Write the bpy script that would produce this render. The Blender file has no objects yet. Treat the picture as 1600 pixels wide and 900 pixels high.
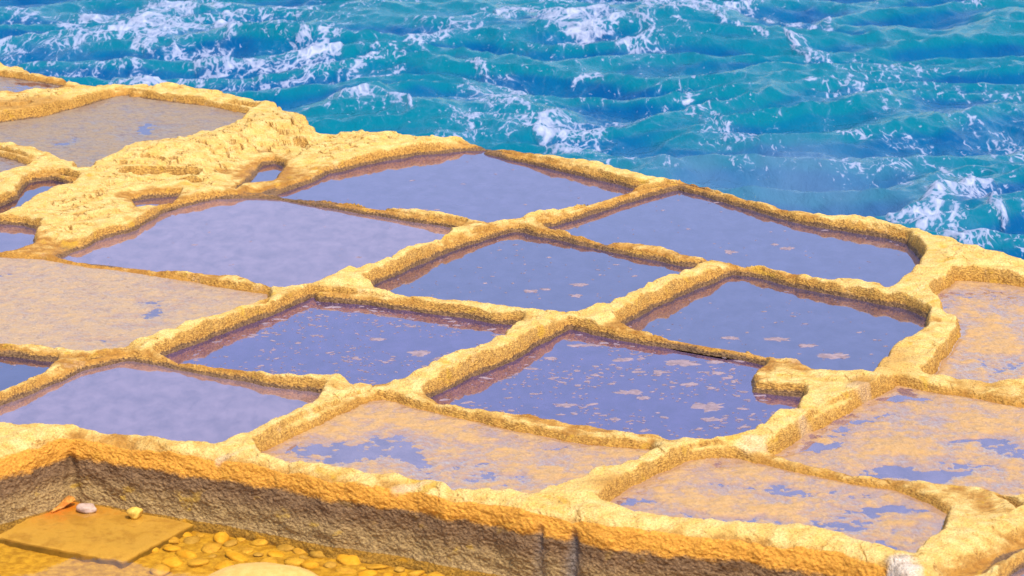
import bpy, math, random
import numpy as np
from mathutils import Vector

# ------------------------------------------------------------------ camera, world, sun, exposure
scene = bpy.context.scene
H_CAM, PITCH, F = 5.0, math.radians(14.3), 4200.0      # metres above the pans, tilt, focal length in photo pixels
cam_d = bpy.data.cameras.new("camera")
cam = bpy.data.objects.new("camera", cam_d)
scene.collection.objects.link(cam)
cam.location = (0, 0, H_CAM)
cam.rotation_euler = (math.pi / 2 - PITCH, 0, 0)
cam_d.sensor_width = 36.0
cam_d.lens = 36.0 * F / 1600.0
cam_d.clip_end = 20000
cam_d.dof.use_dof = True
cam_d.dof.focus_distance = 20.5
cam_d.dof.aperture_fstop = 4.5
scene.camera = cam

SUN_EL, SUN_AZ = math.radians(60), math.radians(150)   # azimuth: 0 = straight ahead (+Y), negative = to the left
world = bpy.data.worlds.new("World")
scene.world = world
world.use_nodes = True
wn = world.node_tree.nodes
bg = wn["Background"]
sky = wn.new("ShaderNodeTexSky")
sky.sky_type = 'NISHITA'
sky.sun_disc = False
sky.sun_elevation = SUN_EL
sky.sun_rotation = SUN_AZ
sky.air_density = 1.0
sky.dust_density = 2.0
sky.ozone_density = 4.5
world.node_tree.links.new(sky.outputs[0], bg.inputs[0])
bg.inputs[1].default_value = 0.15

sun_d = bpy.data.lights.new("sun", 'SUN')
sun_d.energy = 2.7
sun_d.angle = math.radians(0.6)
sun_d.color = (1.0, 0.91, 0.74)
sun = bpy.data.objects.new("sun", sun_d)
scene.collection.objects.link(sun)
sdir = Vector((math.sin(SUN_AZ) * math.cos(SUN_EL), math.cos(SUN_AZ) * math.cos(SUN_EL), math.sin(SUN_EL)))
sun.rotation_euler = sdir.to_track_quat('Z', 'Y').to_euler()

scene.view_settings.view_transform = 'Standard'
scene.view_settings.look = 'None'
scene.view_settings.gamma = 1.0
scene.view_settings.exposure = 0.92
scene.cycles.max_bounces = 6
scene.cycles.transparent_max_bounces = 8

rng = np.random.default_rng(7)
random.seed(7)

# ------------------------------------------------------------------ helpers
def ray(px, py):
    x = (px - 800.0) / F; u = (450.0 - py) / F
    return np.array([x, math.cos(PITCH) + u * math.sin(PITCH), -math.sin(PITCH) + u * math.cos(PITCH)])

def at(px, py, z=0.0):
    r = ray(px, py)
    t = (z - H_CAM) / r[2]
    return np.array([r[0] * t, r[1] * t])

_perm = np.random.default_rng(11).permutation(256).astype(np.int32)
_perm = np.concatenate([_perm, _perm, _perm])
_ang = np.random.default_rng(5).uniform(0, 2 * np.pi, 256)
_gx, _gy = np.cos(_ang).astype(np.float32), np.sin(_ang).astype(np.float32)
_g3 = np.random.default_rng(6).normal(size=(256, 3)).astype(np.float32)
_g3 /= np.linalg.norm(_g3, axis=1)[:, None]

def perlin2(x, y, seed=0):
    x = np.asarray(x, np.float32) + seed * 17.37; y = np.asarray(y, np.float32) + seed * 9.71
    xi = np.floor(x).astype(np.int32); yi = np.floor(y).astype(np.int32)
    xf = x - xi; yf = y - yi
    u = xf * xf * xf * (xf * (xf * 6 - 15) + 10); v = yf * yf * yf * (yf * (yf * 6 - 15) + 10)
    a = _perm[xi & 255]; b = _perm[(xi + 1) & 255]; yy = yi & 255; y1 = (yi + 1) & 255
    def g(h, dx, dy): return _gx[h] * dx + _gy[h] * dy
    n00 = g(_perm[a + yy], xf, yf); n10 = g(_perm[b + yy], xf - 1, yf)
    n01 = g(_perm[a + y1], xf, yf - 1); n11 = g(_perm[b + y1], xf - 1, yf - 1)
    return ((n00 + u * (n10 - n00)) * (1 - v) + (n01 + u * (n11 - n01)) * v) * 1.5

def perlin3(x, y, z, seed=0):
    x = np.asarray(x, np.float32) + seed * 13.1; y = np.asarray(y, np.float32) + seed * 7.7; z = np.asarray(z, np.float32) + 31.4
    xi = np.floor(x).astype(np.int32); yi = np.floor(y).astype(np.int32); zi = np.floor(z).astype(np.int32)
    xf = x - xi; yf = y - yi; zf = z - zi
    u = xf * xf * (3 - 2 * xf); v = yf * yf * (3 - 2 * yf); w = zf * zf * (3 - 2 * zf)
    out = 0
    for dx in (0, 1):
        A = _perm[(xi + dx) & 255]; wx = u if dx else 1 - u
        for dy in (0, 1):
            B = _perm[A + ((yi + dy) & 255)]; wy = v if dy else 1 - v
            for dz in (0, 1):
                g = _g3[_perm[B + ((zi + dz) & 255)]]; wz = w if dz else 1 - w
                out = out + (g[..., 0] * (xf - dx) + g[..., 1] * (yf - dy) + g[..., 2] * (zf - dz)) * wx * wy * wz
    return out * 1.5

def fbm2(x, y, octs=4, seed=0, gain=0.5):
    s = 0; a = 1.0; f = 1.0
    for i in range(octs):
        s = s + a * perlin2(x * f, y * f, seed + i * 3); a *= gain; f *= 2.03
    return s

def sstep(a, b, x):
    t = np.clip((x - a) / (b - a), 0, 1)
    return t * t * (3 - 2 * t)

def seg_dist(X, Y, P):
    """distance to an open polyline, and the running vertex parameter of the nearest point"""
    best = np.full(X.shape, 1e9, np.float32); par = np.zeros(X.shape, np.float32)
    for i in range(len(P) - 1):
        ax, ay = P[i][0], P[i][1]; bx, by = P[i + 1][0], P[i + 1][1]
        dx, dy = bx - ax, by - ay; L = dx * dx + dy * dy + 1e-12
        t = np.clip(((X - ax) * dx + (Y - ay) * dy) / L, 0, 1)
        d = np.hypot(X - ax - t * dx, Y - ay - t * dy)
        m = d < best
        best = np.where(m, d, best); par = np.where(m, i + t, par)
    return best, par

def inside(X, Y, P):
    c = np.zeros(X.shape, bool); n = len(P); j = n - 1
    for i in range(n):
        xi, yi = P[i]; xj, yj = P[j]
        if yi != yj:
            c ^= ((yi > Y) != (yj > Y)) & (X < (xj - xi) * (Y - yi) / (yj - yi) + xi)
        j = i
    return c

def signed(X, Y, P):
    Q = list(P) + [P[0]]
    d, _ = seg_dist(X, Y, Q)
    return np.where(inside(X, Y, P), -d, d)

def tag(o, label=None, cat=None, group=None, kind=None):
    if label: o['label'] = label
    if cat: o['category'] = cat
    if group: o['group'] = group
    if kind: o['kind'] = kind
    return o

def link(o, parent=None):
    scene.collection.objects.link(o)
    if parent: o.parent = parent
    return o

def empty(name, loc):
    o = bpy.data.objects.new(name, None); o.empty_display_size = 0.2
    o.location = loc
    return link(o)

def mesh_from(name, V, Fc, mat, attrs=None, normals=None, smooth=True):
    """V (n,3), Fc (m,k) arrays with k = 3 or 4"""
    me = bpy.data.meshes.new(name)
    n = len(V); m, k = Fc.shape
    me.vertices.add(n); me.vertices.foreach_set('co', np.ascontiguousarray(V, np.float32).ravel())
    me.loops.add(m * k); me.loops.foreach_set('vertex_index', np.ascontiguousarray(Fc, np.int32).ravel())
    me.polygons.add(m)
    me.polygons.foreach_set('loop_start', np.arange(0, m * k, k, dtype=np.int32))
    me.polygons.foreach_set('loop_total', np.full(m, k, np.int32))
    me.polygons.foreach_set('use_smooth', np.full(m, smooth, bool))
    me.update(calc_edges=True)
    for an, av in (attrs or {}).items():
        at_ = me.attributes.new(an, 'FLOAT', 'POINT'); at_.data.foreach_set('value', np.ascontiguousarray(av, np.float32))
    if normals is not None:
        me.normals_split_custom_set_from_vertices(normals.tolist())
    me.materials.append(mat)
    return bpy.data.objects.new(name, me)

# ------------------------------------------------------------------ materials
class NT:
    def __init__(s, name):
        s.m = bpy.data.materials.new(name); s.m.use_nodes = True
        s.t = s.m.node_tree; s.t.nodes.clear()
        s.out = s.n('ShaderNodeOutputMaterial')
    def n(s, kind, **kw):
        nd = s.t.nodes.new(kind)
        for k, v in kw.items(): setattr(nd, k, v)
        return nd
    def l(s, a, b): s.t.links.new(a, b)
    def put(s, sock, v):
        if isinstance(v, bpy.types.NodeSocket): s.l(v, sock)
        else: sock.default_value = v
    def coord(s, scale=(1, 1, 1)):
        g = s.n('ShaderNodeNewGeometry'); mp = s.n('ShaderNodeMapping')
        s.l(g.outputs['Position'], mp.inputs[0]); mp.inputs['Scale'].default_value = scale
        return mp.outputs[0]
    def noise(s, vec, scale, detail=4, rough=0.55, dist=0.0):
        nd = s.n('ShaderNodeTexNoise'); s.l(vec, nd.inputs['Vector'])
        nd.inputs['Scale'].default_value = scale; nd.inputs['Detail'].default_value = detail
        nd.inputs['Roughness'].default_value = rough; nd.inputs['Distortion'].default_value = dist
        return nd.outputs[0]
    def voro(s, vec, scale, feature='F1'):
        nd = s.n('ShaderNodeTexVoronoi', feature=feature); s.l(vec, nd.inputs['Vector'])
        nd.inputs['Scale'].default_value = scale
        return nd.outputs['Distance']
    def attr(s, name, obj=False):
        nd = s.n('ShaderNodeAttribute', attribute_name=name)
        if obj: nd.attribute_type = 'OBJECT'
        return nd
    def math(s, op, a, b=0.0, c=0.0):
        nd = s.n('ShaderNodeMath', operation=op)
        s.put(nd.inputs[0], a); s.put(nd.inputs[1], b); s.put(nd.inputs[2], c)
        return nd.outputs[0]
    def ramp(s, v, a, b, o0=0.0, o1=1.0, smooth=True):
        nd = s.n('ShaderNodeMapRange', interpolation_type='SMOOTHSTEP' if smooth else 'LINEAR')
        s.put(nd.inputs['Value'], v)
        nd.inputs['From Min'].default_value = a; nd.inputs['From Max'].default_value = b
        nd.inputs['To Min'].default_value = o0; nd.inputs['To Max'].default_value = o1
        return nd.outputs[0]
    def mix(s, f, a, b):
        nd = s.n('ShaderNodeMix', data_type='RGBA')
        s.put(nd.inputs[0], f); s.put(nd.inputs[6], a); s.put(nd.inputs[7], b)
        return nd.outputs[2]
    def bump(s, h, strength, dist, normal=None):
        nd = s.n('ShaderNodeBump'); s.l(h, nd.inputs['Height'])
        nd.inputs['Strength'].default_value = strength; nd.inputs['Distance'].default_value = dist
        if normal: s.l(normal, nd.inputs['Normal'])
        return nd.outputs[0]
    def principled(s, col, rough, normal=None, ior=1.45, spec=0.5):
        p = s.n('ShaderNodeBsdfPrincipled')
        s.put(p.inputs['Base Color'], col); s.put(p.inputs['Roughness'], rough)
        p.inputs['IOR'].default_value = ior; p.inputs['Specular IOR Level'].default_value = spec
        if normal: s.l(normal, p.inputs['Normal'])
        return p.outputs[0]

C4 = lambda r, g, b: (r, g, b, 1.0)

def rock_material(name):
    t = NT(name); v = t.coord()
    big = t.noise(v, 1.7, 3); mid = t.noise(v, 9, 5, 0.6); fine = t.noise(v, 55, 5, 0.7)
    vf = t.coord((1, 1, 2.6))
    pit = t.voro(vf, 42); pit2 = t.noise(vf, 95, 4, 0.75)
    hw = t.attr('hw').outputs['Fac']; ochre = t.attr('ochre').outputs['Fac']; pale = t.attr('pale').outputs['Fac']
    cream = t.mix(t.ramp(mid, 0.35, 0.7), C4(.66, .41, .105), C4(.75, .53, .20))
    gold = t.mix(t.ramp(mid, 0.35, 0.65), C4(.32, .135, .02), C4(.48, .23, .038))
    # weathered cream crust on the crowns, ochre rock lower down
    f = t.math('ADD', hw, t.math('MULTIPLY', t.math('SUBTRACT', mid, 0.5), 0.11))
    f = t.math('ADD', f, t.math('MULTIPLY', t.math('SUBTRACT', big, 0.5), 0.08))
    f = t.math('ADD', f, t.math('MULTIPLY', t.math('SUBTRACT', 1.0, t.attr('algae').outputs['Fac']), .025))
    base = t.mix(t.ramp(f, 0.040, 0.100), gold, cream)
    base = t.mix(t.math('MULTIPLY', t.ramp(t.math('ADD', ochre, t.math('MULTIPLY', t.math('SUBTRACT', mid, .5), .7)), .3, .75), .8), base, gold)
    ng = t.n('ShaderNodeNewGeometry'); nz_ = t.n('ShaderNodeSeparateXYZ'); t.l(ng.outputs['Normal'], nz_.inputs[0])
    cut = t.ramp(t.math('ADD', nz_.outputs[2], t.math('MULTIPLY', t.math('SUBTRACT', fine, .5), .5)), .50, .86, 1, 0)  # steeper faces turn a mottled brown and ochre, keyed to the surface normal
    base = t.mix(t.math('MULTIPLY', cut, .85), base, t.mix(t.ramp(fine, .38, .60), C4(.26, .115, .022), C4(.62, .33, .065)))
    # yellow lichen blotches, bleached salt blotches
    base = t.mix(t.math('MULTIPLY', t.ramp(t.noise(v, 5.3, 4, .6, .6), .60, .70), .7), base, C4(.56, .31, .025))
    base = t.mix(t.math('MULTIPLY', t.ramp(t.noise(t.coord((1.13, .9, 1)), 3.1, 5, .65), .60, .74), .4), base, C4(.64, .46, .29))
    base = t.mix(pale, base, C4(.66, .54, .43))
    # fine grain
    base = t.mix(t.ramp(pit2, .36, .54, .75, 0), base, C4(.30, .15, .04))
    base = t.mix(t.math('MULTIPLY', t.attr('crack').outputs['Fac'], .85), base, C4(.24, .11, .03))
    # brown algae line left by the brine
    g = t.math('ADD', hw, t.math('MULTIPLY', t.math('SUBTRACT', fine, 0.5), 0.045))
    g = t.math('ADD', g, t.math('MULTIPLY', t.math('SUBTRACT', t.noise(v, 4, 3), 0.5), 0.05))
    dk = t.mix(t.ramp(fine, .3, .7), C4(.060, .032, .020), C4(.22, .125, .06))
    al = t.attr('algae').outputs['Fac']
    g = t.math('ADD', g, t.math('MULTIPLY', t.math('SUBTRACT', 1.0, al), .06))
    base = t.mix(t.ramp(g, 0.022, 0.040, 0.90, 0.0), base, dk)
    rock = t.math('ADD', t.math('MULTIPLY', pit, .6), t.math('MULTIPLY', fine, .8))
    n1 = t.bump(rock, 0.95, 0.014)
    n2 = t.bump(pit2, 0.45, 0.006, n1)
    n3 = t.bump(mid, 0.35, 0.03, n2)
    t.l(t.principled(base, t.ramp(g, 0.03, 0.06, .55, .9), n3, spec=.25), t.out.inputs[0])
    return t.m

def wall_material():
    t = NT('pitted_wall'); v = t.coord((1, 1, 1.7))
    mid = t.noise(v, 7, 5, .6); fine = t.noise(v, 60, 6, .78, .5); vf = t.noise(v, 90, 4, .7)
    pos = t.n('ShaderNodeSeparateXYZ'); g = t.n('ShaderNodeNewGeometry'); t.l(g.outputs['Position'], pos.inputs[0])
    z = pos.outputs[2]
    pale = t.attr('pale').outputs['Fac']; streak = t.attr('streak').outputs['Fac']
    zz = t.math('ADD', z, t.math('MULTIPLY', t.math('SUBTRACT', mid, .5), .10))
    zz = t.math('ADD', zz, t.math('MULTIPLY', t.math('SUBTRACT', fine, .5), .05))
    cream = t.mix(t.ramp(mid, .3, .7), C4(.60, .35, .10), C4(.68, .46, .17))
    orange = t.mix(t.ramp(fine, .34, .62), C4(.36, .14, .018), C4(.62, .29, .04))
    brown = t.mix(t.ramp(fine, .36, .66), C4(.075, .038, .020), C4(.26, .15, .07))
    grey = t.mix(t.ramp(fine, .36, .62), C4(.14, .08, .035), C4(.40, .26, .10))
    col = t.mix(t.ramp(zz, .052, .078), orange, cream)
    col = t.mix(t.ramp(zz, -.080, -.045, 1, 0), col, brown)
    col = t.mix(t.ramp(zz, -.27, -.12, .9, 0), col, grey)
    col = t.mix(t.math('MULTIPLY', t.ramp(t.noise(v, 6.1, 4, .6), .60, .70), t.ramp(z, -.30, -.1, .8, .25)), col, C4(.45, .26, .03))
    col = t.mix(streak, col, t.mix(t.ramp(vf, .4, .6), C4(.06, .05, .05), C4(.20, .16, .14)))
    col = t.mix(pale, col, C4(.66, .54, .43))
    h = t.math('ADD', t.math('MULTIPLY', t.voro(v, 60), .7), fine)
    n1 = t.bump(h, .5, .011); n2 = t.bump(vf, .35, .005, n1)
    t.l(t.principled(col, .85, n2, spec=.25), t.out.inputs[0])
    return t.m

def floor_material(name, c1, c2, c3, rough=.6, blot=.55, film=1.0):
    """pan bed: silt with salt and ochre blotches"""
    t = NT(name); v = t.coord()
    a = t.noise(v, 2.2, 6, .65, .5); b = t.noise(v, 11, 6, .7); c = t.noise(v, 60, 4, .7)
    hw = t.attr('hw').outputs['Fac']
    col = t.mix(t.ramp(a, .38, .64), C4(*c1), C4(*c2))
    f = t.math('ADD', hw, t.math('MULTIPLY', t.math('SUBTRACT', b, .5), .02))
    col = t.mix(t.ramp(f, -.028, .004), col, t.mix(t.ramp(b, .4, .65), C4(*c3), C4(c3[0] * 1.1, c3[1] * 1.2, c3[2] * 1.5)))
    col = t.mix(t.ramp(t.math('ADD', t.math('MULTIPLY', b, .6), t.math('MULTIPLY', c, .4)), .50, .60, 0, blot), col, C4(c2[0] * .5, c2[1] * .45, c2[2] * .4))
    dmp = t.noise(t.coord((1, .8, 1)), 5.5, 7, .72, .4)
    dv = t.math('ADD', dmp, t.math('MULTIPLY', t.math('SUBTRACT', c, .5), .16))
    dv = t.math('ADD', dv, t.math('MULTIPLY', t.math('SUBTRACT', .0065, hw), 16.0))
    damp = t.ramp(dv, .30, .64)
    col = t.mix(t.math('MULTIPLY', damp, .6), col, C4(c1[0] * .9, c1[1] * .82, c1[2] * 1.05))
    n = t.bump(c, .5, .006, t.bump(b, .5, .02))
    sh = t.principled(col, rough, n, spec=.4); pn = sh.node
    t.l(t.math('MULTIPLY', damp, film), pn.inputs['Coat Weight']); pn.inputs['Coat Roughness'].default_value = .07; pn.inputs['Coat IOR'].default_value = 2.0
    t.l(t.bump(b, .12, .004), pn.inputs['Coat Normal'])
    t.l(sh, t.out.inputs[0])
    return t.m

def brine_material():
    """still brine: sky mirror over a tinted, slightly cloudy sheet.  Object properties set cloudiness and colour."""
    t = NT('brine'); v = t.coord((1, .45, 1))
    rip = t.noise(v, 26, 3, .6, .4); sw = t.noise(v, 5, 2, .5)
    n = t.bump(rip, .035, .01, t.bump(sw, .04, .02))
    fr = t.n('ShaderNodeFresnel'); fr.inputs[0].default_value = 4.3; t.l(n, fr.inputs['Normal'])
    gl = t.n('ShaderNodeBsdfGlossy'); gl.inputs['Roughness'].default_value = .03; t.l(n, gl.inputs['Normal'])
    gl.inputs['Color'].default_value = C4(1.0, .80, .93)
    tr = t.n('ShaderNodeBsdfTransparent'); tr.inputs[0].default_value = C4(.95, .90, .80)
    df = t.n('ShaderNodeBsdfDiffuse'); t.l(t.attr('brine_colour', True).outputs['Color'], df.inputs['Color'])
    cl = t.attr('cloudiness', True).outputs['Fac']
    m1 = t.n('ShaderNodeMixShader')
    t.l(t.math('MULTIPLY', t.math('MULTIPLY', cl, .45), t.ramp(t.noise(t.coord((1, .5, 1)), 7, 8, .74, .3), .3, .7, .7, 1.25)), m1.inputs[0])
    t.l(tr.outputs[0], m1.inputs[1]); t.l(df.outputs[0], m1.inputs[2])
    m2 = t.n('ShaderNodeMixShader'); t.l(fr.outputs[0], m2.inputs[0]); t.l(m1.outputs[0], m2.inputs[1]); t.l(gl.outputs[0], m2.inputs[2])
    t.l(m2.outputs[0], t.out.inputs[0])
    return t.m

def basin_water_material():
    t = NT('basin_water'); v = t.coord((1, .5, 1))
    n = t.bump(t.noise(v, 12, 3, .6, .4), .06, .012)
    fr = t.n('ShaderNodeFresnel'); fr.inputs[0].default_value = 1.33; t.l(n, fr.inputs['Normal'])
    gl = t.n('ShaderNodeBsdfGlossy'); gl.inputs['Roughness'].default_value = .04; t.l(n, gl.inputs['Normal'])
    tr = t.n('ShaderNodeBsdfTransparent'); tr.inputs[0].default_value = C4(.98, .86, .50)
    m2 = t.n('ShaderNodeMixShader'); t.l(t.math('MULTIPLY', fr.outputs[0], .12), m2.inputs[0]); t.l(tr.outputs[0], m2.inputs[1]); t.l(gl.outputs[0], m2.inputs[2])
    t.l(m2.outputs[0], t.out.inputs[0])
    return t.m

def sea_material():
    t = NT('sea_water'); v = t.coord((1, .36, 1))
    den = t.attr('foam').outputs['Fac']; crest = t.attr('crest').outputs['Fac']
    w = t.noise(v, 1.1, 3, .5, .3)
    vw = t.n('ShaderNodeVectorMath', operation='ADD')
    wn_ = t.n('ShaderNodeTexNoise'); t.l(v, wn_.inputs['Vector']); wn_.inputs['Scale'].default_value = 1.4; wn_.inputs['Detail'].default_value = 3
    sc = t.n('ShaderNodeVectorMath', operation='SCALE'); t.l(wn_.outputs['Color'], sc.inputs[0]); sc.inputs['Scale'].default_value = .9
    t.l(v, vw.inputs[0]); t.l(sc.outputs[0], vw.inputs[1]); vv = vw.outputs[0]
    lace = t.voro(vv, 3.2, 'DISTANCE_TO_EDGE'); lace2 = t.voro(vv, 8.5, 'DISTANCE_TO_EDGE')
    nz = t.noise(vv, 8, 7, .70, .3)
    # foam where the density exceeds a lace-like threshold
    th = t.math('ADD', t.math('MULTIPLY', t.ramp(lace, 0, .14, 0, 1, False), .22), t.math('MULTIPLY', t.ramp(lace2, 0, .16, 0, 1, False), .20))
    th = t.math('ADD', th, t.math('MULTIPLY', nz, 1.05))
    s = t.math('SUBTRACT', den, t.math('SUBTRACT', th, .16))
    foam = t.ramp(s, -.03, .12, 0, .80)
    fk = t.noise(t.coord((1, .38, 1)), 10, 4, .62, .8)
    fleck = t.ramp(t.math('SUBTRACT', fk, t.math('SUBTRACT', .76, t.math('MULTIPLY', den, .30))), .0, .04, 0, .75)
    foam = t.math('MAXIMUM', foam, fleck)
    veil = t.ramp(s, -.30, .08, 0, .30)
    deep = t.mix(t.ramp(w, .35, .65), C4(.0, .058, .175), C4(.0, .082, .19))
    col = t.mix(t.ramp(crest, .0, 1.0), deep, C4(.0, .118, .175))
    col = t.mix(t.attr('shoal').outputs['Fac'], col, C4(.07, .14, .25))
    col = t.mix(veil, col, C4(.06, .16, .28))
    chop = t.math('ADD', t.noise(v, 3.0, 5, .6, .6), t.math('MULTIPLY', t.noise(v, 9, 5, .65, .5), .6))
    nw = t.bump(chop, .55, .08)
    nf = t.bump(nz, .6, .06)
    water = t.principled(col, .10, nw, ior=1.33, spec=.16)
    fo = t.principled(t.mix(t.ramp(s, .05, .5), C4(.25, .28, .42), C4(.46, .47, .60)), .7, nf)
    m = t.n('ShaderNodeMixShader'); t.l(foam, m.inputs[0]); t.l(water, m.inputs[1]); t.l(fo, m.inputs[2])
    t.l(m.outputs[0], t.out.inputs[0])
    return t.m

def stone_material(name, c1, c2, rough=.6):
    t = NT(name); v = t.coord()
    a = t.noise(v, 18, 4, .6); b = t.noise(v, 120, 4, .6)
    n = t.bump(b, .35, .003, t.bump(a, .3, .01))
    col = t.mix(t.ramp(a, .35, .65), C4(*c1), C4(*c2))
    col = t.mix(t.ramp(b, .35, .5, .35, 0), col, C4(c1[0] * .5, c1[1] * .45, c1[2] * .4))
    t.l(t.principled(col, rough, n), t.out.inputs[0])
    return t.m

M_ROCK = rock_material('limestone')
M_WALL = wall_material()
M_BRINE = brine_material()
M_BASIN = basin_water_material()
M_SEA = sea_material()
M_FLOOR = {
    'blue': floor_material('silt_blue', (.27, .155, .085), (.48, .29, .15), (.55, .34, .14)),
    'pink': floor_material('silt_pink', (.34, .21, .14), (.56, .36, .24), (.60, .38, .18)),
    'beige': floor_material('silt_beige', (.30, .19, .11), (.38, .235, .13), (.40, .25, .125), .45, .6, .4),
    'grey': floor_material('silt_grey', (.18, .12, .08), (.25, .16, .10), (.27, .18, .10), .5, .6, .4),
    'gold': floor_material('silt_gold', (.28, .17, .12), (.40, .23, .12), (.44, .245, .085), .6, .5),
}

# ------------------------------------------------------------------ layout: ridges (photo pixels of the crest, crest height)
RIDGES = [
 ('long diagonal stone ridge from the left edge up to the seaward rim',
  [(-160,672,.07),(-60,636,.07),(0,612,.075),(60,590,.075),(120,565,.07),(185,552,.06),(230,537,.10),(300,506,.11),(380,474,.10),(460,450,.09),(510,437,.10),(560,423,.11),(640,395,.11),(720,366,.10),(790,350,.08),(860,335,.10),(930,315,.10),(1000,294,.09),(1060,284,.07)], .15),
 ('thick diagonal ridge from the front rim past the centre, knobbly near its upper end',
  [(345,706,.08),(420,675,.09),(500,640,.09),(560,615,.07),(610,602,.07),(660,588,.10),(740,553,.12),(820,517,.12),(890,494,.09),(940,483,.11),(1000,460,.12),(1060,436,.11),(1130,413,.08)], .17),
 ('broad yellow ridge curving right of the flake-covered pool down to the front rim',
  [(830,780,.09),(880,764,.10),(950,737,.10),(1020,713,.09),(1080,698,.09),(1150,688,.11),(1210,665,.12),(1270,645,.12),(1330,618,.10),(1390,578,.10),(1430,545,.10),(1470,515,.09),(1488,497,.08)], .19),
 ('seaward rock rim behind the farthest middle pool, curving towards the waves',
  [(765,235,.04),(800,240,.06),(860,250,.075),(940,267,.085),(1000,279,.085),(1050,284,.08)], .13),
 ('seaward rock rim behind the wide pool at the right, beside the open sea',
  [(1065,285,.07),(1120,300,.065),(1190,320,.065),(1250,336,.065),(1320,343,.09),(1390,356,.09),(1430,368,.08)], .12),
 ('thin low ridge parting the farthest pool from the pale pool left of it',
  [(440,311,.02),(490,315,.035),(540,321,.05),(600,327,.065),(680,338,.07),(740,350,.07)], .10),
 ('short sagging ridge between the centre pool and the wide pool at the right',
  [(815,352,.06),(860,359,.055),(910,374,.05),(945,383,.035),(965,380,.06),(1040,393,.055),(1120,410,.06)], .10),
 ('dark-footed ridge between the two right-hand pools, ending at the rocky bend',
  [(1140,413,.07),(1220,427,.07),(1290,442,.06),(1340,442,.08),(1400,454,.09),(1450,475,.09),(1490,495,.08)], .12),
 ('narrow low ridge parting the beige pan from the pale pool above it',
  [(67,404,.012),(120,412,.018),(200,420,.03),(290,430,.05),(370,437,.06),(430,450,.06)], .09),
 ('straight ridge with dark wet side between the centre pool and the flecked pool below',
  [(500,453,.08),(580,460,.08),(670,473,.075),(760,484,.075),(850,493,.075)], .10),
 ('slender tapering ridge between the right-hand pool and the flake-covered pool',
  [(900,500,.07),(960,515,.065),(1040,530,.06),(1110,542,.06),(1170,552,.06),(1205,560,.06)], .09),
 ('blunt rocky spur jutting left into the flake-covered pool',
  [(1210,575,.06),(1240,585,.075),(1300,592,.08),(1345,598,.09)], .17),
 ('low ridge at the left edge between the beige pan and a sliver of blue pool',
  [(-160,530,.06),(-60,538,.06),(0,545,.06),(70,551,.05),(120,556,.05),(175,552,.06)], .10),
 ('thin ridge below the flecked pool, thickening to a lump at its right end',
  [(205,560,.02),(260,567,.03),(340,580,.045),(420,591,.06),(470,596,.07),(525,596,.08),(580,604,.06)], .12),
 ('gently sloping ridge between the flake-covered pool and the patchy front pan',
  [(650,622,.05),(700,638,.05),(780,652,.05),(860,665,.05),(940,678,.05),(1025,690,.06)], .20),
 ('low ochre ridge crossing the patchy pans at the lower right',
  [(1165,712,.03),(1260,732,.028),(1350,750,.03),(1450,768,.035),(1540,782,.045),(1600,800,.05),(1700,820,.06)], .17),
 ('short low ridge tongue in the patchy pans at the right edge',
  [(1405,592,.05),(1460,598,.055),(1540,607,.045)], .12),
 ('thick ridge at the top left between the small corner pan and the grey pan',
  [(-160,180,.11),(-60,172,.11),(0,165,.11),(80,155,.11),(150,140,.10),(190,138,.09)], .34),
 ('rounded rim behind the grey pan, against the foaming sea',
  [(205,140,.09),(260,143,.09),(340,155,.10),(420,168,.12)], .20),
 ('outermost rim of the small pan in the top left corner',
  [(-160,85,.08),(-60,98,.08),(0,108,.08),(60,118,.07),(120,131,.06)], .16),
 ('short ridge at the left edge below the grey pan',
  [(-160,225,.08),(-60,226,.08),(0,232,.08),(40,243,.08),(90,257,.08),(135,266,.08)], .16),
 ('small curved ridge round the narrow blue puddle at the left edge',
  [(-160,290,.07),(-60,290,.07),(0,287,.07),(40,273,.07),(80,268,.08),(120,276,.07)], .14),
 ('front rim of the pans above the pitted wall, pale and sunlit along its top',
  [(-160,745,.09),(-60,714,.09),(0,696,.09),(60,681,.09),(112,674,.09),(170,680,.085),(240,690,.08),(340,703,.08),(420,719,.085),(500,734,.09),(600,752,.09),(700,769,.09),(780,778,.09),(820,784,.09),(900,796,.09),(1000,808,.09),(1100,819,.09),(1200,834,.09),(1300,850,.09),(1380,868,.09),(1430,890,.09),(1520,925,.09)], .20),
 ('smooth buff ridge in the lower right corner',
  [(1440,875,.09),(1490,850,.10),(1550,812,.11),(1610,780,.12),(1720,730,.12)], .22),
 ('rounded outer ridge at the very bottom right corner',
  [(1490,925,.08),(1545,896,.09),(1605,856,.10),(1700,815,.10)], .12),
]
RW = []
HSC = {0: 1.06, 1: 1.08, 2: 1.0, 3: 1.05, 4: 1.05, 5: 1.05, 6: 1.05, 7: 1.08, 8: 1.05, 9: 1.1, 10: 1.05}
for i_, (lab, pts, wid) in enumerate(RIDGES):
    pts = [(x, y, h * HSC.get(i_, 1.0)) for x, y, h in pts]
    P = [at(x, y, h) for x, y, h in pts]
    RW.append((lab, [(p[0], p[1], h[2]) for p, h in zip(P, pts)], wid))

def crest_h(x, y):
    """crest height wanted at a ground point"""
    X = np.asarray(x, np.float32); Y = np.asarray(y, np.float32)
    num = np.full(X.shape, 1e-4 * .085); den = np.full(X.shape, 1e-4)
    for lab, P, wid in RW:
        xs = [p[0] for p in P]; ys = [p[1] for p in P]
        m = (X > min(xs) - .8) & (X < max(xs) + .8) & (Y > min(ys) - .8) & (Y < max(ys) + .8)
        if not m.any(): continue
        d, t = seg_dist(X[m], Y[m], P)
        h = np.interp(t, np.arange(len(P)), [p[2] for p in P])
        w = np.exp(-(d / .14) ** 2)
        num[m] += w * h; den[m] += w
    return num / den

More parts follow.
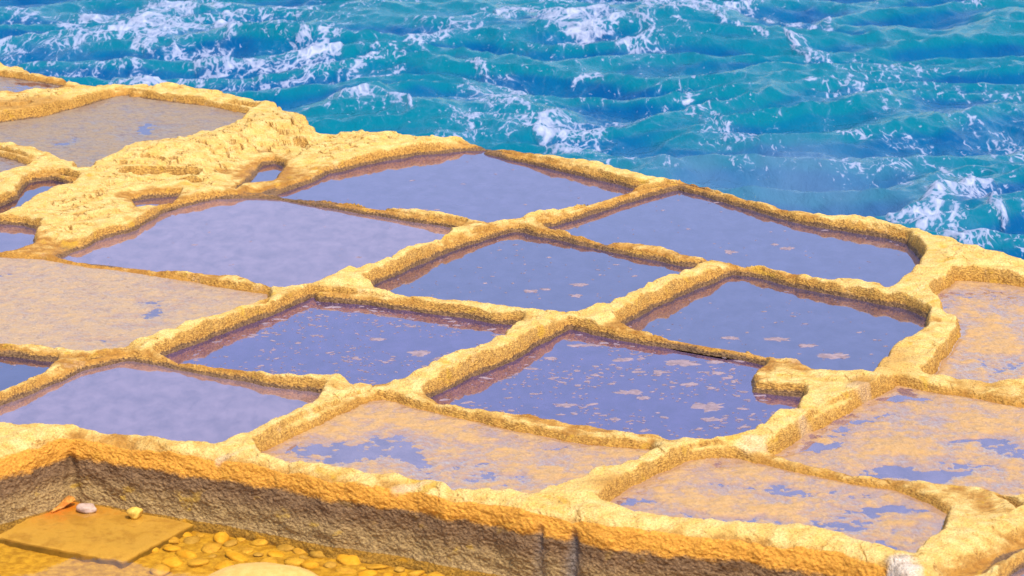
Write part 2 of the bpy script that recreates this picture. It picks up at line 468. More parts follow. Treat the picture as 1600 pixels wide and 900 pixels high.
# pans: f = foot of the rock seen across the water, c = crest that hides the near edge
def f(*p): return [(x, y, 'f') for x, y in p]
def c(*p): return [(x, y, 'c') for x, y in p]
PANS = [
 dict(label='farthest lavender pool, meeting the sea rim at its top corner', floor='blue', cloud=.42, col=(.33,.28,.52), pts=
  f((430,305),(470,291),(511,273),(580,256),(653,242),(700,239),(728,236),(758,236),(778,242),(856,261),(918,276),(982,293))+
  c((1009,284),(945,308),(867,326),(800,343),(760,348),(737,345),(690,332),(636,325),(592,323),(545,317),(484,312),(440,309))),
 dict(label='pale lilac pool left of centre, with smooth rock above its top edge', floor='pink', cloud=.7, col=(.52,.36,.42), pts=
  f((91,404),(152,377),(209,360),(253,335),(294,320),(337,311),(405,310),(451,313),(511,322),(602,335),(670,349),(724,357))+
  c((687,372),(636,389),(592,409),(535,421),(488,440),(462,447),(429,448),(371,431),(287,426),(202,419),(118,411))),
 dict(label='blue pool in the very middle, enclosed by four ridges', floor='blue', cloud=.32, col=(.28,.27,.52), pts=
  f((572,450),(636,423),(704,391),(771,366),(805,361),(839,369),(906,382),(1002,404),(1070,416),(1104,417))+
  c((1053,431),(1016,441),(979,456),(969,466),(925,480),(898,489),(852,489),(788,481),(721,469),(670,467),(602,456))),
 dict(label='wide blue pool at the right below the seaward rim, with a pointed right end', floor='blue', cloud=.38, col=(.28,.28,.54), pts=
  f((842,356),(867,350),(935,328),(1002,304),(1050,293),(1087,298),(1137,318),(1188,333),(1243,348),(1298,358),(1339,363),(1380,370),(1416,380),(1435,402),(1446,410))+
  c((1422,424),(1408,432),(1391,449),(1380,443),(1325,438),(1284,440),(1229,425),(1160,413),(1114,406),(1036,389),(962,377),(948,380),(898,368),(860,356))),
 dict(label='deep blue pool speckled with small white flecks, left of the thick ridge', floor='blue', cloud=.45, col=(.27,.20,.50), pts=
  f((243,560),(304,539),(371,512),(439,488),(486,465),(494,465),(535,469),(602,479),(704,494),(771,505),(815,508))+
  c((778,527),(737,542),(697,555),(653,579),(609,599),(580,601),(552,599),(525,587),(484,591),(434,587),(337,576),(270,566))),
 dict(label='lavender blue pool at the right, inside the bend of the rock rim', floor='blue', cloud=.35, col=(.28,.27,.52), pts=
  f((962,513),(1002,493),(1070,460),(1144,429),(1160,429),(1205,440),(1243,450),(1325,465),(1408,482),(1449,497))+
  c((1444,512),(1416,526),(1401,532),(1381,554),(1354,584),(1313,582),(1276,577),(1252,564),(1205,557),(1168,547),(1137,548),(1070,536),(1002,518))),
 dict(label='large deep blue pool strewn with pinkish salt flakes, notched by a rocky spur', floor='blue', cloud=.45, col=(.27,.20,.50), pts=
  f((670,624),(737,589),(800,565),(834,545),(888,515),(900,515),(935,525),(1002,538),(1070,547),(1137,555),(1190,566),(1194,577),(1172,597),(1178,612),(1222,618),(1256,622))+
  c((1242,636),(1215,643),(1195,660),(1158,676),(1110,688),(1050,688),(1029,681),(952,673),(884,663),(834,653),(788,646),(721,638),(687,629))),
 dict(label='pinkish lilac pool at the lower left, just behind the front rim', floor='pink', cloud=.75, col=(.52,.36,.42), pts=
  f((-160,690),(-60,655),(0,635),(51,613),(101,589),(150,566),(185,562),(202,563),(270,576),(337,589),(439,606),(506,615))+
  c((486,627),(456,643),(422,660),(380,678),(344,695),(301,693),(240,683),(173,675),(116,667),(64,665),(0,664),(-60,662),(-160,700))),
 dict(label='shallow ochre and lilac pan in the front middle with one dark diamond puddle', floor='gold', cloud=.9, col=(.36,.27,.33), mean=.007, amp=.006, pts=
  f((400,709),(443,688),(501,657),(536,640),(562,626),(600,624),(650,638),(720,655),(800,672),(880,690),(960,700),(1015,702))+
  c((1026,699),(982,721),(936,731),(907,743),(867,758),(823,771),(780,769),(747,766),(712,763),(689,754),(646,747),(617,740),(573,737),(516,722),(458,719),(414,712))),
 dict(label='nearly dry beige pan at the left edge with small damp hollows', floor='beige', cloud=.35, col=(.50,.36,.42), mean=.010, amp=.004, pts=
  f((-160,400),(-60,400),(0,402),(67,406),(135,418),(202,425),(270,436),(337,448),(422,461))+
  c((415,471),(371,480),(344,490),(314,495),(270,512),(236,524),(196,542),(160,547),(118,549),(67,544),(0,539),(-60,535),(-160,528))),
 dict(label='sliver of blue pool cut by the left edge, below the beige pan', floor='blue', cloud=.25, col=(.22,.23,.50), pts=
  f((-160,556),(-60,550),(0,554),(34,560),(91,566))+c((67,579),(34,596),(0,610),(-60,632),(-160,668))),
 dict(label='large grey brown muddy pan at the top left with a violet puddle', floor='grey', cloud=.25, col=(.30,.24,.40), mean=.010, amp=.005, pts=
  f((-160,200),(-60,197),(0,192),(67,183),(135,165),(182,150),(202,150),(253,158),(321,166),(388,175),(405,177))+
  c((368,190),(348,202),(304,208),(270,220),(209,232),(182,247),(145,256),(125,257),(84,242),(51,229),(20,222),(0,224),(-60,222),(-160,220))),
 dict(label='small brown pan in the top left corner beside the sea', floor='grey', cloud=.3, col=(.32,.26,.40), mean=.002, amp=.006, pts=
  f((-160,105),(-60,115),(0,120),(34,124),(67,129),(108,134))+c((91,136),(67,139),(0,144),(-60,150),(-160,160))),
 dict(label='small brown pan at the left edge under the grey pan', floor='grey', cloud=.3, col=(.32,.26,.38), mean=.003, amp=.006, pts=
  f((-160,236),(-60,236),(0,240),(27,249),(57,259))+c((34,262),(0,271),(-60,278),(-160,280))),
 dict(label='narrow blue puddle in a hollow near the left edge', floor='blue', cloud=.2, col=(.24,.25,.50), pts=
  f((-60,340),(0,323),(28,311),(34,296),(46,286),(67,279),(101,278),(125,284))+c((111,290),(78,296),(47,310),(27,323),(0,332),(-60,350))),
 dict(label='small lilac pool at the left edge above the beige pan', floor='pink', cloud=.5, col=(.42,.32,.48), pts=
  f((-160,350),(-60,350),(0,350),(40,353),(62,359))+c((51,387),(20,397),(0,398),(-60,396),(-160,394))),
 dict(label='tiny violet puddle beside the bulging outcrop', floor='blue', cloud=.3, col=(.30,.28,.52), pts=
  f((388,286),(402,272),(412,258),(425,256),(439,259),(445,266))+c((422,276),(404,286),(380,293),(362,294))),
 dict(label='thin lilac puddle on the smooth rock left of centre', floor='pink', cloud=.4, col=(.42,.33,.46), pts=
  f((205,315),(236,309),(280,306))+c((268,313),(240,320),(214,322))),
 dict(label='patchy shallow pan at the right edge below the rock plateau', floor='gold', cloud=.8, col=(.36,.28,.36), mean=.008, amp=.007, pts=
  f((1455,468),(1474,454),(1493,439),(1518,439),(1554,443),(1601,449),(1660,462),(1780,480),(1780,625),(1660,610),(1590,600))+c((1550,600),(1480,588),(1448,584),(1456,566),(1478,540),(1500,508),(1500,498),(1478,482))),
 dict(label='patchy yellow and violet pan at the lower right, behind the low ochre ridge', floor='gold', cloud=.8, col=(.34,.27,.38), mean=.007, amp=.007, pts=
  f((1203,715),(1229,699),(1276,668),(1323,640),(1364,625),(1401,603),(1414,605),(1465,614),(1520,622),(1587,636),(1660,645),(1780,660))+
  c((1780,800),(1660,785),(1585,772),(1533,763),(1465,758),(1397,753),(1330,743),(1263,729))),
 dict(label='patchy golden pan with violet puddles in the front right', floor='gold', cloud=.8, col=(.34,.27,.38), mean=.007, amp=.007, pts=
  f((938,795),(968,770),(1020,744),(1069,724),(1098,712),(1151,716),(1208,730),(1296,750),(1397,768),(1450,786),(1478,806))+
  c((1467,828),(1420,862),(1386,855),(1328,839),(1264,829),(1240,822),(1156,815),(1086,808),(1026,803),(991,799))),
 dict(label='corner of a pale grey lilac pool at the bottom right edge of the picture', floor='pink', cloud=.6, col=(.46,.38,.44), pts=
  f((1572,902),(1584,884),(1606,872),(1680,850),(1780,830))+c((1780,960),(1640,985),(1560,960),(1556,925))),
]
for p in PANS:
    poly = []
    for x, y, k in p['pts']:
        if k == 'f': q = at(x, y, 0.0)
        else:
            h = .08
            for _ in range(3):
                q = at(x, y, h); h = float(crest_h(np.array([q[0]]), np.array([q[1] - .05]))[0])
            q = at(x, y, h); q = q * (1 + .045 / q[1])
        poly.append((float(q[0]), float(q[1])))
    p['poly'] = poly

# hollows (+) and swells (-) of the pan beds: photo px, half sizes in px, depth
HOLLOWS = [
 (632,716,42,14,.030),(560,700,120,14,.014),(520,708,90,10,.012),(700,735,110,14,.012),(740,690,60,8,.012),(850,700,60,8,.012),(930,690,50,7,.010),(770,750,70,8,.012),
 (560,655,60,14,-.02),(700,670,70,10,-.014),(860,735,60,12,-.014),
 (240,484,38,16,.022),(150,536,28,5,.018),(15,432,30,7,.018),(230,500,60,6,.008),(400,467,40,5,.012),(300,452,50,6,.012),
 (230,203,30,17,.028),(110,222,16,6,.018),(30,228,20,6,.010),(50,134,30,5,.02),
 (1510,462,60,10,.018),(1480,480,40,10,.012),(1590,575,30,14,.02),(1540,500,30,14,-.02),(1560,540,50,12,-.014),(1530,575,30,8,.014),
 (1350,660,75,14,.026),(1290,695,55,14,.026),(1430,620,70,10,.02),(1400,740,120,10,.026),(1520,690,40,6,.022),(1500,735,60,10,.02),(1590,700,30,16,.018),
 (1400,690,60,16,-.018),(1330,700,50,10,-.012),(1450,710,60,8,-.012),(1550,660,50,14,-.02),
 (1225,765,60,9,.024),(1130,725,40,8,.018),(1380,800,75,12,.024),(1310,775,60,6,.016),(1000,785,40,8,.020),(1130,810,70,6,.02),(1270,823,70,7,.02),(1390,848,50,8,.020),(1120,765,30,6,.014),
 (1180,795,100,10,-.012),(1060,760,40,12,-.016),(1280,790,60,10,-.01),
]
# rock swells of the outcrop: photo px at the base, radii in metres (across, deep), height, squareness
BUMPS = [(430,220,.36,.62,.15,3),(360,240,.30,.55,.10,2),(290,256,.42,.60,.085,3),(215,258,.40,.40,.08,2),(458,262,.13,.18,.06,2),(335,285,.30,.25,.03,2),
         (560,232,.55,.8,.05,2),(640,232,.4,.5,.02,2),(120,300,.5,.6,.03,2),(1480,400,.5,.8,.04,2),(1540,425,.4,.5,.03,2),(708,232,.10,.12,.03,2),
         (1290,670,.10,.12,.03,2),(1000,462,.16,.14,.025,2),(720,545,.2,.2,.015,2),(528,597,.14,.18,.02,2)]
HOLES = [(250,274,.34,.13,.16),(214,274,.14,.10,.14),(130,262,.10,.14,.05),(300,285,.12,.08,.08),(470,232,.06,.10,.06)]

# ------------------------------------------------------------------ the rock shelf as one continuous surface
UX = 0.25
NC, NT_, NW, NB = 1100, 800, 110, 50
u = np.linspace(-UX, UX, NC)
u = np.concatenate([[-1.6, -.9, -.5, -.33], u, [.33, .5, .9, 1.6]]); NCC = len(u)
LIP = [(-500,852),(-200,765),(-60,731),(0,712),(52,698),(95,684),(113,681),(162,687),(217,697),(289,706),(347,714),(405,725),(516,747),(573,755),(646,764),(689,774),(776,786),(818,798),(881,808),(953,819),(1069,831),(1240,853),(1313,862),(1386,882),(1405,903),(1440,935),(1520,970),(1700,1010),(2100,1080)]
lp = np.array([at(x, y, .06) for x, y in LIP]); lu = lp[:, 0] / lp[:, 1]
ylip = np.interp(u, lu, lp[:, 1])
k_ = np.ones(9) / 9.0
ys_ = np.convolve(np.pad(ylip, 4, mode='edge'), k_, mode='valid'); ylip[12:-12] = ys_[12:-12]
ylip = ylip + .014 * perlin2(u * 60, u * 0, 3) + .02 * perlin2(u * 22, u * 0, 4)
COAST = [(-600,20,.08),(-60,86,.08),(0,94,.09),(7,100,.09),(40,107,.08),(47,112,.08),(84,119,.07),(125,129,.08),(152,128,.10),(202,132,.09),(263,130,.09),(337,141,.10),(388,151,.12),(422,155,.14),(449,171,.18),(472,178,.20),(489,192,.18),(494,205,.12),(500,210,.10),(548,205,.13),(602,207,.12),(653,214,.10),(721,222,.05),(771,231,.05),(856,242,.075),(940,256,.085),(1002,271,.085),(1043,279,.08),(1087,287,.065),(1137,303,.065),(1181,314,.065),(1232,330,.065),(1284,333,.08),(1339,337,.09),(1394,350,.09),(1435,362,.09),(1477,369,.12),(1504,383,.12),(1546,396,.11),(1600,407,.10),(1700,430,.10),(2200,520,.1)]
cp = np.array([at(x, y, h) for x, y, h in COAST]); cu = cp[:, 0] / cp[:, 1]
o_ = np.argsort(cu); ycoast = np.interp(u, cu[o_], cp[o_, 1]) + .06
NSEA = 40
s = np.linspace(0, 1, NT_ - NSEA)[:, None]
yl = ylip[None, :]
ycs = np.convolve(np.pad(ycoast, 20, mode='edge'), np.ones(41) / 41, mode='valid') + .35
ycs[:24] = ycoast[:24] + .35; ycs[-24:] = ycoast[-24:] + .35
yc_ = ycs[None, :]
inv = 1.0 / ((1 / yl) * (1 - s) + (1 / yc_) * s)
lin = yl + (yc_ - yl) * s
Ytop = .70 * inv + .30 * lin
Ytop = np.concatenate([Ytop, Ytop[-1:] + np.linspace(.06, 4.0, NSEA)[:, None] ** 1.3])
Xtop = Ytop * u[None, :]

# wobble the outlines so that every edge is ragged
wx = .022 * perlin2(Xtop * 3.1, Ytop * 3.1, 1) + .009 * perlin2(Xtop * 9, Ytop * 9, 2) + .0025 * perlin2(Xtop * 25, Ytop * 25, 7)
wy = .022 * perlin2(Xtop * 3.1, Ytop * 3.1, 5) + .009 * perlin2(Xtop * 9, Ytop * 9, 6) + .0025 * perlin2(Xtop * 25, Ytop * 25, 8)
XW, YW = Xtop + wx, Ytop + wy
Hc = crest_h(Xtop, Ytop)
Hc = Hc * (1 + .13 * perlin2(Xtop * 4, Ytop * 4, 21) + .10 * perlin2(Xtop * 11, Ytop * 11, 22))
Hc = Hc + .02 * np.maximum(0, perlin2(Xtop * 1.3, Ytop * 1.3, 20))
ch_ = perlin2(XW * 7, YW * 7, 24) * 2.6 + perlin2(XW * 2.3, YW * 2.3, 25) * 1.5
ch_q = np.floor(ch_) + sstep(.0, .22, ch_ - np.floor(ch_))
Hc = Hc + .005 * (ch_q - .5) - .014 * sstep(.045, 0, np.abs(perlin2(XW * 5, YW * 5, 26))) * sstep(-.1, .3, perlin2(XW * 2, YW * 2, 27))
for bx, by, rx, ry, h, sq in BUMPS:
    q = at(bx, by, 0)
    r = (np.abs((Xtop + wx * 3 - q[0]) / rx) ** sq + np.abs((Ytop + wy * 3 - q[1]) / ry) ** sq)
    Hc = Hc + h * np.exp(-r * 1.2)
for bx, by, rx, ry, h in ((415,272,.55,.9,.03), (1530,792,.30,.55,.045), (240,314,.35,.35,.02), (30,390,.5,.5,.05)):
    q = at(bx, by, .02)
    r = ((Xtop - q[0]) / rx) ** 2 + ((Ytop - q[1]) / ry) ** 2
    Hc = Hc + (h - Hc) * np.exp(-r * 1.5)
for G_, wd_, dp_ in (([(1440,925),(1487,899),(1539,878),(1600,840),(1700,790)], .10, .10), ([(1560,772),(1578,782),(1592,797)], .018, .04), ([(1475,812),(1500,815),(1520,812)], .02, .02)):
    gp = [at(x, y, .05) for x, y in G_]
    m = (np.abs(Xtop - gp[0][0]) < 3) & (np.abs(Ytop - gp[0][1]) < 4)
    d, _ = seg_dist(XW[m], YW[m], gp)
    a = Hc[m]; a -= dp_ * np.exp(-(d / wd_) ** 2); Hc[m] = a
for bx, by, rx, ry, h in HOLES:
    q = at(bx, by, .05)
    r = ((XW - q[0]) / rx) ** 2 + ((YW - q[1]) / ry) ** 2
    Hc = Hc - h * sstep(1.25, .6, r)
rise = np.ones_like(Hc); pan_id = np.full(Hc.shape, -1, np.int32)
Z = None
alg = np.zeros_like(Hc); floorz = np.zeros_like(Hc); dmin = np.full(Hc.shape, 9.0)
RWID = .052
for k, p in enumerate(PANS):
    xs = [q[0] for q in p['poly']]; ys = [q[1] for q in p['poly']]
    m = (XW > min(xs) - .2) & (XW < max(xs) + .2) & (YW > min(ys) - .2) & (YW < max(ys) + .2)
    d = signed(XW[m], YW[m], p['poly'])
    wr = .26 if 'front middle' in p['label'] and False else RWID
    dn = np.clip(d / wr, 0, 1); rr = 1 - (1 - dn) ** 3.0
    rise[m] = np.minimum(rise[m], rr)
    near = np.zeros_like(m); near[m] = d < dmin[m]
    alg[near] = {'blue': 1.0, 'pink': .9, 'beige': .25, 'grey': .7, 'gold': 0.0}[p['floor']]
    dmin[m] = np.minimum(dmin[m], d)
    ins = np.zeros_like(m); ins[m] = d < 0
    pan_id[ins] = k
    X_, Y_ = Xtop[ins], Ytop[ins]
    di = -d[d < 0]
    if 'mean' in p:
        fz = p['mean'] + (p['amp'] - .001) * (fbm2(X_ * 2.2, Y_ * 2.2, 5, 40 + k, .55)) + .005 * fbm2(X_ * 11, Y_ * 13, 4, 3, .75)
        fz = fz * sstep(0, .06, di) + .002
    else:
        fz = -.045 * sstep(0, .06, di) + .008 * perlin2(X_ * 3, Y_ * 3, 40 + k) * sstep(0, .06, di)
    floorz[ins] = fz
for px, py, rx, ry, h in HOLLOWS:
    q = at(px, py, 0); qx = at(px + rx, py, 0)[0] - q[0]; qy = abs(at(px, py - ry, 0)[1] - q[1])
    r = ((XW * 3 - 2 * Xtop + 4 * wx - q[0] ) / qx) ** 2 + ((YW * 3 - 2 * Ytop + 6 * wy - q[1]) / qy) ** 2
    floorz = floorz - np.where(pan_id >= 0, .60 * h * np.exp(-r * 1.1) * sstep(0, .05, -dmin), 0)
Ztop = np.where(pan_id >= 0, floorz, np.maximum(Hc, .004) * rise + .002)
for lab, P, wid in RW:
    xs = [q[0] for q in P]; ys = [q[1] for q in P]
    m = (XW > min(xs) - .3) & (XW < max(xs) + .3) & (YW > min(ys) - .3) & (YW < max(ys) + .3)
    d, t = seg_dist(XW[m], YW[m] - .055, P)
    h = np.interp(t, np.arange(len(P)), [q[2] for q in P]) * .7
    zz = -.03 + (h + .03) * np.clip(1 - (d / .058) ** 2.2, 0, 1)
    up = zz > np.maximum(Ztop[m], .0)
    a = Ztop[m]; a[up] = zz[up]; Ztop[m] = a
    b = pan_id[m]; b[up] = -1; pan_id[m] = b
# flaky bedding cracks on the open rock
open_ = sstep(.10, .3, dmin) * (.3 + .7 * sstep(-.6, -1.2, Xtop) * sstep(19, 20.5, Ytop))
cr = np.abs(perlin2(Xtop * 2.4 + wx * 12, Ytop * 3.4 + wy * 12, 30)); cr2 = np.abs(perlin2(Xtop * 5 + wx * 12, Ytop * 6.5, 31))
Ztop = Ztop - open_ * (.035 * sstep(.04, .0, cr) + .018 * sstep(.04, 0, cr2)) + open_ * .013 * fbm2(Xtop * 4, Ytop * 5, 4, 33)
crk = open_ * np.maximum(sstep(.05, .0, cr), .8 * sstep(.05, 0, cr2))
terr = (Ztop * 28 + 1.2 * perlin2(Xtop * 1.5, Ytop * 1.5, 36)); tq = np.floor(terr) + sstep(.55, .95, terr - np.floor(terr))
Ztop = Ztop + open_ * .8 * (tq - terr) / 28
# round off to the front lip, drop to the sea behind the coast
dl = (Ytop - yl) * .93
lipround = .045 * (1 - np.clip(dl / .16, 0, 1)) ** 2.2
Ztop = Ztop - np.where(pan_id >= 0, 0, lipround)
dc = (ycoast[None, :] - Ytop) + .10 * perlin2(Xtop * 2.2, Ytop * 2.2, 50) * 0
fall = np.clip(-dc, 0, None)
edge = np.clip(1 - np.clip(dc, 0, .16) / .16, 0, 1)
Ztop = np.where(dc > 0, Ztop - .02 * edge ** 2, Ztop - .02 - fall * 1.1 - 1.6 * sstep(.05, 1.0, fall) + .12 * perlin2(Xtop * 2, Ytop * 2, 51) * sstep(0, .4, fall))
Ztop = np.maximum(Ztop, -2.6)
zl = Ztop[0]

# the pitted wall under the lip, and the basin floor
ZF = -.395
w = np.linspace(0, 1, NW + 1)[1:, None]
Zw = zl[None, :] + (ZF - zl[None, :]) * w
out = .035 * np.sqrt(np.clip(w * 6, 0, 1)) + .05 * w
foot_flare = .03 * sstep(.8, 1, w)
Yw = yl - out - foot_flare + 0 * Zw
Xw = Yw * u[None, :]
b = np.linspace(0, 1, NB + 1)[1:, None] ** 1.15
yfoot = Yw[-1:, :]
Yb = yfoot + (11.5 - yfoot) * b
Xb = Yb * u[None, :]
Zb = ZF + .012 * fbm2(Xb * 4, Yb * 4, 4, 60)
Ye = np.array([[9.0], [5.0], [-5.0], [-30.0]]) + 0 * u[None, :]
Xe = np.abs(np.array([[9.0], [9.0], [12.0], [30.0]])) * u[None, :] * 1.2
Ze = np.array([[-.5], [-.5], [-.6], [-.6]]) + 0 * u[None, :]
X = np.concatenate([Xtop[::-1], Xw, Xb, Xe]); Y = np.concatenate([Ytop[::-1], Yw, Yb, Ye]); Zt = np.concatenate([Ztop[::-1], Zw, Zb, Ze])
NR = X.shape[0]
pid = np.full(X.shape, -1, np.int32); pid[:NT_] = pan_id[::-1]
dm = np.full(X.shape, 9.0); dm[:NT_] = dmin[::-1]

def grid_normals(X, Y, Z):
    P = np.stack([X, Y, Z], -1)
    dr = np.empty_like(P); dr[1:-1] = P[2:] - P[:-2]; dr[0] = P[1] - P[0]; dr[-1] = P[-1] - P[-2]
    dc_ = np.empty_like(P); dc_[:, 1:-1] = P[:, 2:] - P[:, :-2]; dc_[:, 0] = P[:, 1] - P[:, 0]; dc_[:, -1] = P[:, -1] - P[:, -2]
    n = np.cross(dc_, dr)
    n /= np.linalg.norm(n, axis=-1, keepdims=True) + 1e-12
    return n
N = grid_normals(X, Y, Zt)
if N[..., 2].mean() < 0: N = -N
rowi = np.arange(NR)[:, None] + 0 * pid
is_wall = (rowi >= NT_ - 12) & (rowi < NT_ + NW)
ww = sstep(NT_ - 12, NT_ + 6, rowi.astype(float)) * sstep(NT_ + NW, NT_ + NW - 8, rowi.astype(float))
zone_rock = (pid < 0) & (rowi < NT_)
steep = np.clip(1 - N[..., 2], 0, 1)
amp = np.where(pid >= 0, .0006, .0022 + .0030 * sstep(.1, .6, steep))
amp = amp * np.where(rowi < NT_ + NW, 1, .3)
n1 = perlin3(X * 14, Y * 14, Zt * 14, 1)
n2 = perlin3(X * 34, Y * 34, Zt * 48, 2)
n3 = perlin3(X * 62, Y * 62, Zt * 90, 3)
disp = amp * (n1 * 1.4 + (np.abs(n2) - .3) * .5 + n3 * .15)
big = .024 * perlin3(X * 3.2, Y * 3.2, Zt * 4, 4) + .010 * perlin3(X * 8, Y * 8, Zt * 15, 5)
disp = disp + ww * (big + .0055 * n2 + .005 * (np.abs(n1) - .3) + .0045 * n3)
# vertical fissures in the wall below the crossing ridge
streak = np.zeros_like(X)
for (fx, fy, wid, dep, ss) in ((842, 850, .034, .022, .45), (893, 860, .042, .035, .85), (112, 740, .03, .04, 0.0)):
    q = at(fx, fy, -.12)
    uc = q[0] / q[1]
    wob = .02 * perlin3(Zt * 9, X * 0, X * 0, 9)
    g = np.exp(-(((X / Y - uc) * 15.2 - wob - .05 * (Zt + .1)*(1 if ss else 0)) / (wid * np.clip(.4 - Zt * 3.2, .25, 1.5))) ** 2) * sstep(.04, -.06, Zt) * (rowi >= NT_ - 5) * (rowi < NT_ + NW)
    disp = disp - dep * g * ww; streak = np.maximum(streak, g * ss)
Xf = X + N[..., 0] * disp; Yf = Y + N[..., 1] * disp; Zf_ = Zt + N[..., 2] * disp
N2 = grid_normals(Xf, Yf, Zf_)
if N2[..., 2].mean() < 0: N2 = -N2
hw = Zf_.copy()
algae = np.zeros_like(hw); algae[:NT_] = (alg * sstep(.17, .09, dmin))[::-1]
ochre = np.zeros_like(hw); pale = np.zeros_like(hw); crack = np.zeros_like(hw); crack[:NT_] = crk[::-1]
for (px, py, rx, ry, v_) in ((1412, 884, 26, 18, 1.0), (1178, 690, 22, 7, .35), (1270, 660, 26, 6, .3), (350, 705, 18, 3, .3), (1340, 605, 20, 6, .25), (640, 752, 30, 3, .3)):
    q = at(px, py, .09); qx = abs(at(px + rx, py, .09)[0] - q[0]); qy = abs(at(px, py - ry, .09)[1] - q[1])
    r = ((Xf + perlin2(X * 12, Y * 12, 70) * .04 - q[0]) / qx) ** 2 + ((Yf - q[1]) / qy) ** 2
    pale = np.maximum(pale, v_ * sstep(1.6, .3, r) * (rowi < NT_ + 30))
for (px, py, rx, ry, v_) in ((40, 165, 110, 16, .9), (1000, 755, 110, 20, .9), (1350, 600, 30, 12, .9), (1380, 560, 90, 40, .6), (1300, 650, 60, 30, .5), (1540, 590, 60, 12, .6), (60, 300, 90, 30, .4)):
    q = at(px, py, .09); qx = abs(at(px + rx, py, .09)[0] - q[0]); qy = abs(at(px, py - ry, .09)[1] - q[1])
    r = ((Xf - q[0]) / qx) ** 2 + ((Yf - q[1]) / qy) ** 2
    ochre = np.maximum(ochre, v_ * np.exp(-r))

# ---- give every face to the thing it belongs to
ridge_id = np.full(X.shape, -1, np.int32); best = np.full(X.shape, 9.0)
cand = (pid < 0) & (rowi < NT_)
for k, (lab, P, wid) in enumerate(RW):
    xs = [q[0] for q in P]; ys = [q[1] for q in P]
    m = cand & (X > min(xs) - .5) & (X < max(xs) + .5) & (Y > min(ys) - .5) & (Y < max(ys) + .5)
    d, _ = seg_dist(X[m], Y[m], P)
    dd = d / (wid * 1.15)
    mm = np.zeros_like(m); mm[m] = (dd < 1) & (dd < best[m])
    bb = np.full(X.shape, 9.0); bb[m] = dd
    best[mm] = bb[mm]; ridge_id[mm] = k
def vid(r, c_): return r * NCC + c_
cls = np.full(X.shape, 0, np.int32)                      # 0 rock shelf
cls[pid >= 0] = 100 + pid[pid >= 0]
cls[ridge_id >= 0] = 200 + ridge_id[ridge_id >= 0]
cls[(rowi >= NT_) & (rowi < NT_ + NW)] = 1               # wall
cls[rowi >= NT_ + NW] = 2                                # basin floor
coastv = np.concatenate([(dc < -.12)[::-1], np.zeros((NR - NT_, NCC), bool)])
cls[coastv & (cls < 100)] = 0
ridx, cidx = np.meshgrid(np.arange(NR - 1), np.arange(NCC - 1), indexing='ij')
quads = np.stack([vid(ridx, cidx), vid(ridx + 1, cidx), vid(ridx + 1, cidx + 1), vid(ridx, cidx + 1)], -1).reshape(-1, 4)
cs4 = np.stack([cls[1:, :-1], cls[:-1, :-1], cls[1:, 1:], cls[:-1, 1:]], -1).reshape(-1, 4)
fc = cs4[:, 0].copy()
isp = (cs4 >= 100) & (cs4 < 200)
rockv = np.where(isp, -1, cs4).max(1)
mixd = isp.any(1) & ~isp.all(1); fc[mixd] = rockv[mixd]
VV = np.stack([Xf, Yf, Zf_], -1).reshape(-1, 3); NN = N2.reshape(-1, 3)
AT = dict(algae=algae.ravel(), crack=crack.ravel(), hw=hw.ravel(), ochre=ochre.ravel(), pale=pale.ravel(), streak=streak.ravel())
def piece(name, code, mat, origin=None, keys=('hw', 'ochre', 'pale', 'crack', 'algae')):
    q = quads[fc == code]
    if len(q) < 4: return None
    ids, inv_ = np.unique(q.ravel(), return_inverse=True)
    V = VV[ids]
    org = np.array(origin if origin is not None else (V[:, 0].mean(), V[:, 1].mean(), 0.0))
    o = mesh_from(name, V - org, inv_.reshape(-1, 4), mat, {k: AT[k][ids] for k in keys}, NN[ids])
    return o, org

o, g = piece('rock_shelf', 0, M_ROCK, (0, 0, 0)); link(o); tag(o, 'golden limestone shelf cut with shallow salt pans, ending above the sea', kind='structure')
o, g = piece('pitted_rock_wall', 1, M_WALL, (0, 0, 0), ('hw', 'pale', 'streak')); link(o)
tag(o, 'tall pitted rock wall at the front, orange above and dark brown below, dropping into the amber basin', 'rock wall')

# salt pans: an Empty each, with bed and brine (and salt flakes) as parts
def offset_poly(P, d):
    P = np.array(P); n = len(P)
    area = .5 * np.sum(P[:, 0] * np.roll(P[:, 1], -1) - np.roll(P[:, 0], -1) * P[:, 1])
    if area < 0: P = P[::-1]
    e = np.roll(P, -1, 0) - P; e /= np.linalg.norm(e, axis=1)[:, None] + 1e-9
    nn = np.stack([e[:, 1], -e[:, 0]], 1)
    vn = nn + np.roll(nn, 1, 0); vn /= np.linalg.norm(vn, axis=1)[:, None] + 1e-9
    return P + vn * d

def flakes_mesh(k, spots, org, z):
    V, Fc = [], []
    for (x, y, r, asp) in spots:
        n = 7; base = len(V); a0 = random.random() * 6.28; sk = random.uniform(-.6, .6)
        for i in range(n):
            a = a0 + i * 6.2832 / n; rr = r * random.uniform(.5, 1.25)
            dx = math.cos(a) * rr * asp; dy = math.sin(a) * rr
            V.append((x + dx - org[0], y + dy + sk * dx - org[1], z - .001))
            V.append((x + dx * .9 - org[0], y + dy * .9 + sk * dx * .9 - org[1], z + .0016))
        V.append((x - org[0], y - org[1], z + .0022)); cc = len(V) - 1
        for i in range(n):
            a1 = base + 2 * i; b1 = base + 2 * ((i + 1) % n)
            Fc += [(a1, b1, b1 + 1), (a1, b1 + 1, a1 + 1), (a1 + 1, b1 + 1, cc)]
    return np.array(V), np.array(Fc)

